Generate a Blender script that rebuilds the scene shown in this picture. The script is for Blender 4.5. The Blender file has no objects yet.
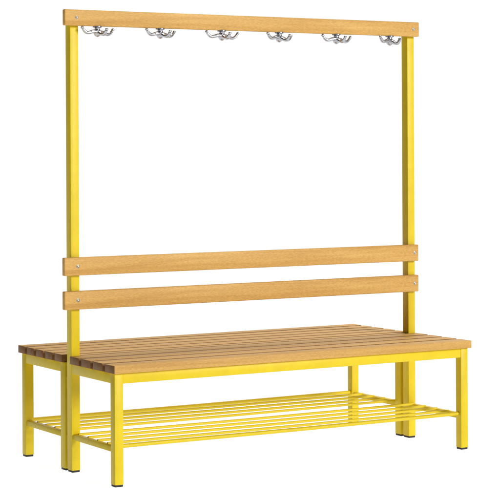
import bpy, bmesh, math
from mathutils import Vector, Matrix
sc=bpy.context.scene
col=sc.collection
L=1.5204; D=0.391; S=0.42; W=0.034
# ---------------- materials ----------------
def newmat(name):
    m=bpy.data.materials.new(name); m.use_nodes=True
    nt=m.node_tree; b=nt.nodes["Principled BSDF"]
    return m,nt,b
def ramp(nt,stops):
    r=nt.nodes.new("ShaderNodeValToRGB"); e=r.color_ramp.elements
    e[0].position,e[0].color=stops[0][0],(*stops[0][1],1)
    e[1].position,e[1].color=stops[-1][0],(*stops[-1][1],1)
    for s in stops[1:-1]:
        x=e.new(s[0]); x.color=(*s[1],1)
    return r
def paint(name,c1,c2,rough=.42):
    m,nt,b=newmat(name)
    tc=nt.nodes.new("ShaderNodeTexCoord")
    n=nt.nodes.new("ShaderNodeTexNoise"); n.inputs["Scale"].default_value=9; n.inputs["Detail"].default_value=9; n.inputs["Roughness"].default_value=.8
    nt.links.new(tc.outputs["Object"],n.inputs["Vector"])
    r=ramp(nt,[(.3,c1),(.7,c2)])
    nt.links.new(n.outputs["Fac"],r.inputs[0]); nt.links.new(r.outputs[0],b.inputs["Base Color"])
    n2=nt.nodes.new("ShaderNodeTexNoise"); n2.inputs["Scale"].default_value=350; n2.inputs["Detail"].default_value=2
    nt.links.new(tc.outputs["Object"],n2.inputs["Vector"])
    bp=nt.nodes.new("ShaderNodeBump"); bp.inputs["Strength"].default_value=.2; bp.inputs["Distance"].default_value=.001
    nt.links.new(n2.outputs["Fac"],bp.inputs["Height"]); nt.links.new(bp.outputs[0],b.inputs["Normal"])
    b.inputs["Roughness"].default_value=rough
    b.inputs["Specular IOR Level"].default_value=.3
    return m
YEL=paint("yellow_powder_coat",(.64,.475,.006),(.75,.575,.011))
def wood(name,dark,mid,light):
    m,nt,b=newmat(name)
    tc=nt.nodes.new("ShaderNodeTexCoord"); geo=nt.nodes.new("ShaderNodeNewGeometry")
    add=nt.nodes.new("ShaderNodeVectorMath"); add.operation='ADD'
    mul=nt.nodes.new("ShaderNodeMath"); mul.operation='MULTIPLY'; mul.inputs[1].default_value=13.7
    nt.links.new(geo.outputs["Random Per Island"],mul.inputs[0])
    nt.links.new(tc.outputs["Object"],add.inputs[0]); nt.links.new(mul.outputs[0],add.inputs[1])
    mp=nt.nodes.new("ShaderNodeMapping"); mp.inputs["Scale"].default_value=(2.2,55,55)
    nt.links.new(add.outputs[0],mp.inputs["Vector"])
    n=nt.nodes.new("ShaderNodeTexNoise"); n.inputs["Scale"].default_value=1; n.inputs["Detail"].default_value=7; n.inputs["Roughness"].default_value=.62; n.inputs["Distortion"].default_value=.4
    nt.links.new(mp.outputs[0],n.inputs["Vector"])
    r=ramp(nt,[(.28,dark),(.5,mid),(.72,light)])
    nt.links.new(n.outputs["Fac"],r.inputs[0])
    mp2=nt.nodes.new("ShaderNodeMapping"); mp2.inputs["Scale"].default_value=(90,560,560)
    nt.links.new(add.outputs[0],mp2.inputs["Vector"])
    v=nt.nodes.new("ShaderNodeTexNoise"); v.inputs["Scale"].default_value=1; v.inputs["Detail"].default_value=1
    nt.links.new(mp2.outputs[0],v.inputs["Vector"])
    fr=nt.nodes.new("ShaderNodeMapRange"); fr.inputs[1].default_value=.33; fr.inputs[2].default_value=.62; fr.inputs[3].default_value=.84; fr.inputs[4].default_value=1.05
    nt.links.new(v.outputs["Fac"],fr.inputs[0])
    pr=nt.nodes.new("ShaderNodeMapRange"); pr.inputs[3].default_value=.92; pr.inputs[4].default_value=1.07
    nt.links.new(geo.outputs["Random Per Island"],pr.inputs[0])
    mm=nt.nodes.new("ShaderNodeMath"); mm.operation='MULTIPLY'
    nt.links.new(fr.outputs[0],mm.inputs[0]); nt.links.new(pr.outputs[0],mm.inputs[1])
    sc_=nt.nodes.new("ShaderNodeVectorMath"); sc_.operation='SCALE'
    nt.links.new(r.outputs[0],sc_.inputs[0]); nt.links.new(mm.outputs[0],sc_.inputs["Scale"])
    nt.links.new(sc_.outputs[0],b.inputs["Base Color"])
    b.inputs["Roughness"].default_value=.55; b.inputs["Specular IOR Level"].default_value=.3
    bp=nt.nodes.new("ShaderNodeBump"); bp.inputs["Strength"].default_value=.1; bp.inputs["Distance"].default_value=.001
    nt.links.new(n.outputs["Fac"],bp.inputs["Height"]); nt.links.new(bp.outputs[0],b.inputs["Normal"])
    return m
WOOD=wood("beech_varnished",(.51,.262,.058),(.61,.345,.088),(.69,.415,.122))
WOOD_SHADE_END=wood("beech_gap_shade_ends",(.17,.072,.016),(.22,.10,.025),(.27,.13,.036))  # dark beech: shade painted into the slat gaps, plus the brown slat ends
def metal(name,c,r):
    m,nt,b=newmat(name)
    b.inputs["Metallic"].default_value=1; b.inputs["Base Color"].default_value=(*c,1)
    n=nt.nodes.new("ShaderNodeTexNoise"); n.inputs["Scale"].default_value=60
    tc=nt.nodes.new("ShaderNodeTexCoord"); nt.links.new(tc.outputs["Object"],n.inputs["Vector"])
    mr=nt.nodes.new("ShaderNodeMapRange"); mr.inputs[3].default_value=r*.7; mr.inputs[4].default_value=r*1.3
    nt.links.new(n.outputs["Fac"],mr.inputs[0]); nt.links.new(mr.outputs[0],b.inputs["Roughness"])
    return m
ALU=metal("polished_cast_aluminium",(.50,.51,.55),.26)
ZINC=metal("zinc_plated_steel",(.50,.46,.38),.4)
BLK=paint("black_plastic",(.02,.018,.012),(.035,.03,.02),.5)
# ---------------- mesh helpers ----------------
def add_box(bm,x0,x1,y0,y1,z0,z1,bev=.0025,seg=2):
    t=bmesh.new()
    bmesh.ops.create_cube(t,size=1)
    for v in t.verts:
        v.co=Vector(((x0+x1)/2+v.co.x*(x1-x0),(y0+y1)/2+v.co.y*(y1-y0),(z0+z1)/2+v.co.z*(z1-z0)))
    if bev: bmesh.ops.bevel(t,geom=list(t.edges),offset=bev,segments=seg,profile=.5,affect='EDGES')
    me=bpy.data.meshes.new("tmp"); t.to_mesh(me); bm.from_mesh(me); bpy.data.meshes.remove(me); t.free()
def add_tube(bm,pts,rad,seg=12,caps=True,flat=None):
    pts=[Vector(q) for q in pts]
    if not hasattr(rad,'__len__'): rad=[rad]*len(pts)
    if flat is None: flat=[1]*len(pts)
    rings=[]; up=None
    for i,q in enumerate(pts):
        d=(pts[min(i+1,len(pts)-1)]-pts[max(i-1,0)]).normalized()
        if up is None:
            up=Vector((0,0,1)) if abs(d.z)<.9 else Vector((1,0,0))
        a=(up-d*up.dot(d)).normalized(); up=a; b=d.cross(a)
        rings.append([bm.verts.new(q+(a*math.cos(2*math.pi*k/seg)+b*flat[i]*math.sin(2*math.pi*k/seg))*rad[i]) for k in range(seg)])
    for r0,r1 in zip(rings,rings[1:]):
        for k in range(seg):
            bm.faces.new((r0[k],r0[(k+1)%seg],r1[(k+1)%seg],r1[k]))
    if caps:
        bm.faces.new(rings[0][::-1]); bm.faces.new(rings[-1])
def spl(ctrl,n=6):
    c=[Vector(q) for q in ctrl]; out=[]
    for i in range(len(c)-1):
        p0=c[max(i-1,0)];p1=c[i];p2=c[i+1];p3=c[min(i+2,len(c)-1)]
        for k in range(n):
            t=k/n
            out.append(.5*((2*p1)+(p2-p0)*t+(2*p0-5*p1+4*p2-p3)*t*t+(-p0+3*p1-3*p2+p3)*t**3))
    out.append(c[-1]); return out
WORLD={}
def attach(o,c,parent):
    c=Vector(c); WORLD[o.name]=c
    if parent is not None:
        o.parent=parent; o.location=c-WORLD[parent.name]
    else: o.location=c
def finish(name,bm,mat,parent,smooth_ang=40,edge=None):
    bmesh.ops.recalc_face_normals(bm,faces=bm.faces)
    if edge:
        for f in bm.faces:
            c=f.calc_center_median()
            if (abs(f.normal.y)>.6 and abs(c.y)<.40) or abs(f.normal.x)>.8: f.material_index=1  # inner side faces get painted gap shade, end faces their dark brown
    xs=[v.co for v in bm.verts]
    c=Vector([(min(q[i] for q in xs)+max(q[i] for q in xs))/2 for i in range(3)])
    for v in bm.verts: v.co-=c
    me=bpy.data.meshes.new(name); bm.to_mesh(me); bm.free()
    for f in me.polygons: f.use_smooth=True
    me.set_sharp_from_angle(angle=math.radians(smooth_ang))
    me.materials.append(mat)
    if edge: me.materials.append(edge)
    o=bpy.data.objects.new(name,me); col.objects.link(o)
    attach(o,c,parent); return o
# ---------------- the bench ----------------
root=bpy.data.objects.new("changing_room_bench",None); col.objects.link(root)
attach(root,(L/2,0,0),None)
root["label"]="double-sided beech slat bench with yellow steel frame and coat hooks"
root["category"]="bench"
H=1.6649
FT=S-.029
CAP=.007
PY=(-.048,-.008); IY=(.008,.048)
def cap(x0,x1,y0,y1,parent):
    bm=bmesh.new(); add_box(bm,x0+.0015,x1-.0015,y0+.0015,y1-.0015,0,CAP+.003,.002)
    finish("foot_cap",bm,BLK,parent)
for x in (0,L-W):
    bm=bmesh.new(); add_box(bm,x,x+W,PY[0],PY[1],CAP,H-.002,.003)
    o=finish("upright_post",bm,YEL,root); cap(x,x+W,PY[0],PY[1],o)
    bm=bmesh.new(); add_box(bm,x,x+W,IY[0],IY[1],CAP,FT,.003)
    add_box(bm,x+.006,x+W-.006,PY[1]-.0005,IY[0]+.0005,.30,.34,0); add_box(bm,x+.006,x+W-.006,PY[1]-.0005,IY[0]+.0005,.09,.13,0)
    o=finish("leg",bm,YEL,root); cap(x,x+W,IY[0],IY[1],o)
    for y0,y1 in ((-D,-D+W),(D-W,D)):
        bm=bmesh.new(); add_box(bm,x,x+W,y0,y1,CAP,FT,.003)
        o=finish("leg",bm,YEL,root); cap(x,x+W,y0,y1,o)
RZ=FT-.036
for s in (-1,1):
    bm=bmesh.new()
    def yb(a,b): 
        return (min(s*a,s*b),max(s*a,s*b))
    y=yb(D-.001,D-W+.001)
    add_box(bm,W-.001,L-W+.001,y[0],y[1],RZ,FT-.0008,.0025)
    y=yb(.010,.046)
    add_box(bm,W-.001,L-W+.001,y[0],y[1],RZ,FT-.0008,.0025)
    y=yb(.047,D-W+.001)
    for x in (0,L-W,L/2-W/2):
        add_box(bm,x+.001,x+W-.001,y[0],y[1],RZ,FT-.0008,.0025)
    finish("seat_frame",bm,YEL,root)
    bm=bmesh.new(); gap=.019
    if s<0:
        st=.0495; n=4
        add_box(bm,W+.003,L-W-.003,-.0335,.0005,FT+.0006,S,.002,2)   # narrow strip between the posts
    else: st=.018; n=5
    sw=(.407-st-(n-1)*gap)/n
    for i in range(n):
        a=st+i*(sw+gap); y=yb(a,a+sw)
        add_box(bm,-.008,L+.006,y[0],y[1],FT+.0006,S,.0018,2)
    finish("seat",bm,WOOD,root,40,WOOD_SHADE_END)
    bm=bmesh.new(); zr=.130
    y=yb(.047,D-W+.001)
    for x in (.004,L-W+.006):
        add_box(bm,x,x+.022,y[0],y[1],zr-.012,zr+.008,.002)
    n=5
    for i in range(n):
        a=.062+i*(D-.018-.062)/(n-1)
        r=.0050 if i<n-1 else .0072
        add_tube(bm,[(.02,s*a,zr+.008),(L/2,s*a,zr+.0065),(L-.02,s*a,zr+.008)],r,12)
    finish("shoe_rack",bm,YEL,root)
def bolt(x,z,y,parent):
    bm=bmesh.new()
    add_tube(bm,[(x,y+.002,z),(x,y-.0006,z),(x,y-.001,z)],[.0066,.0066,.006],20)
    add_tube(bm,[(x,y-.0008,z),(x,y-.0024,z),(x,y-.0034,z),(x,y-.004,z)],[.0048,.0045,.003,.0012],16)
    finish("bolt",bm,ZINC,parent)
T=.022; YF=PY[0]-T
for nm,xa,xb,z1,z0 in (("backrest_board",-.036,L+.002,.7752,.7098),("backrest_board",-.036,L+.002,.6541,.5877),("coat_rail",-.03,L+.010,H,H-.0577)):
    bm=bmesh.new(); add_box(bm,xa,xb,YF,PY[0]-.0004,z0,z1,.0035,3)
    o=finish(nm,bm,WOOD,root)
    for x in (W/2,L-W/2): bolt(x,(z0+z1)/2,YF,o)
    if nm=="coat_rail": rail=o
# ---------------- hooks ----------------
hz=H-.0577; hy=YF+T/2
def hook_mesh():
    bm=bmesh.new()
    add_tube(bm,[(0,0,.0005),(0,0,-.004),(0,0,-.006),(0,0,-.010),(0,0,-.014),(0,0,-.018),(0,0,-.027),(0,0,-.033),(0,0,-.037),(0,0,-.039)],[.017,.017,.011,.010,.012,.015,.014,.011,.006,.002],22)
    for ang,k,dz in ((190,.94,.0),(6,.94,-.004),(-72,.68,-.006)):
        ctrl=[(0.004,0,-.020),(.020,0,-.019),(.036,0,-.023),(.050,0,-.024),(.061,0,-.018),(.068,0,-.010)]
        pts=spl(ctrl,6); n=len(pts)
        rad=[.0080-.0034*(i/(n-1)) for i in range(n)]
        flat=[2.0-.8*(i/(n-1)) for i in range(n)]
        d=(pts[-1]-pts[-2]).normalized(); R=.0060
        e=pts[-1]
        for q in range(1,8):
            t=-math.cos(math.pi*(q/8))
            pts.append(e+d*(R*(t+.75))); rad.append(R*math.sin(math.pi*q/8)); flat.append(1.05)
        M=Matrix.Rotation(math.radians(ang),3,'Z')
        add_tube(bm,[M@(Vector((v.x*k,v.y,v.z+dz*min(1,v.x/.03)))) for v in pts],rad,14,True,flat)
    return bm
first=None
for i in range(6):
    if first is None:
        bm=hook_mesh()
        for v in bm.verts: v.co+=Vector((.104,hy,hz))
        first=finish("coat_hook",bm,ALU,rail,60); base=WORLD[first.name].copy()
    else:
        o=first.copy(); col.objects.link(o); o.parent=rail
        o.location=base+Vector((i*.2585,0,0))-WORLD[rail.name]
        o.rotation_euler=(0,0,math.radians([0,4,-9,8,-5,12][i]))
# ---------------- floor ----------------
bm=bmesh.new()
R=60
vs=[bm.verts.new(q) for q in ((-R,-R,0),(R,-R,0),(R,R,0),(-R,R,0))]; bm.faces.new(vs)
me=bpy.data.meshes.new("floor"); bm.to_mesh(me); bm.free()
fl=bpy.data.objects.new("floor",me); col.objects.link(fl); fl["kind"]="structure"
m,nt,b=newmat("self_lit_white_floor")
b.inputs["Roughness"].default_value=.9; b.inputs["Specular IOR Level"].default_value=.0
b.inputs["Emission Color"].default_value=(1,1,1,1); b.inputs["Emission Strength"].default_value=.96  # floor glows by itself to stay white and wash out shadows
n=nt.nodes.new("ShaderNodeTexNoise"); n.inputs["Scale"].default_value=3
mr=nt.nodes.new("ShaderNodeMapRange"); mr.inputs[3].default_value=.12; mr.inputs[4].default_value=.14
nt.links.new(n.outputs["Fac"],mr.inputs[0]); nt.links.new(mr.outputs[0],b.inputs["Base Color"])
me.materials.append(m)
# ---------------- light ----------------
w=bpy.data.worlds.new("World"); sc.world=w; w.use_nodes=True
nt=w.node_tree; bg=nt.nodes["Background"]; bg.inputs["Color"].default_value=(1,1,1,1)
tc=nt.nodes.new("ShaderNodeTexCoord")
def dotn(v):
    d=nt.nodes.new("ShaderNodeVectorMath"); d.operation='DOT_PRODUCT'; d.inputs[1].default_value=Vector(v).normalized()
    nt.links.new(tc.outputs["Generated"],d.inputs[0]); return d.outputs["Value"]
def mrange(s,a,b_,c,d):
    r=nt.nodes.new("ShaderNodeMapRange"); r.interpolation_type='SMOOTHSTEP'
    for i,q in enumerate((a,b_,c,d)): r.inputs[i+1].default_value=q
    nt.links.new(s,r.inputs[0]); return r.outputs[0]
back=mrange(dotn((.5,.86,0)),.65,.9,0,.91)
left=mrange(dotn((-1,-.1,.1)),.0,.7,0,-.12)
base_=nt.nodes.new("ShaderNodeMath"); base_.operation='ADD'; nt.links.new(back,base_.inputs[0]); nt.links.new(left,base_.inputs[1])
b2=nt.nodes.new("ShaderNodeMath"); b2.operation='ADD'; b2.inputs[1].default_value=.13; nt.links.new(base_.outputs[0],b2.inputs[0])
nt.links.new(b2.outputs[0],bg.inputs["Strength"])
def sun(d,st,ang,name):
    l=bpy.data.lights.new(name,'SUN'); l.energy=st; l.angle=math.radians(ang); l.color=(1,.98,.95)
    o=bpy.data.objects.new(name,l); col.objects.link(o)
    o.rotation_euler=Vector(d).to_track_quat('Z','Y').to_euler(); o.location=Vector(d)*4
sun((.35,-.85,.30),2.65,20,"key_light")
sun((.25,.22,1.0),2.1,40,"overhead_fill_sun")  # added soft sun from above to brighten the top faces
# ---------------- camera ----------------
cd=bpy.data.cameras.new("camera"); cam=bpy.data.objects.new("camera",cd); col.objects.link(cam)
cd.sensor_width=36; cd.lens=1855.03/500*36; cd.clip_end=500
cd.shift_y=-.2033; cd.shift_x=.001
cam.matrix_world=Matrix.Translation((-2.8654,-6.1,1.1635))@Matrix.Rotation(-.5384,4,'Z')@Matrix.Rotation(math.pi/2,4,'X')@Matrix.Rotation(-.0048,4,'Z')
sc.camera=cam
sc.view_settings.view_transform='Standard'; sc.view_settings.look='None'; sc.view_settings.exposure=0
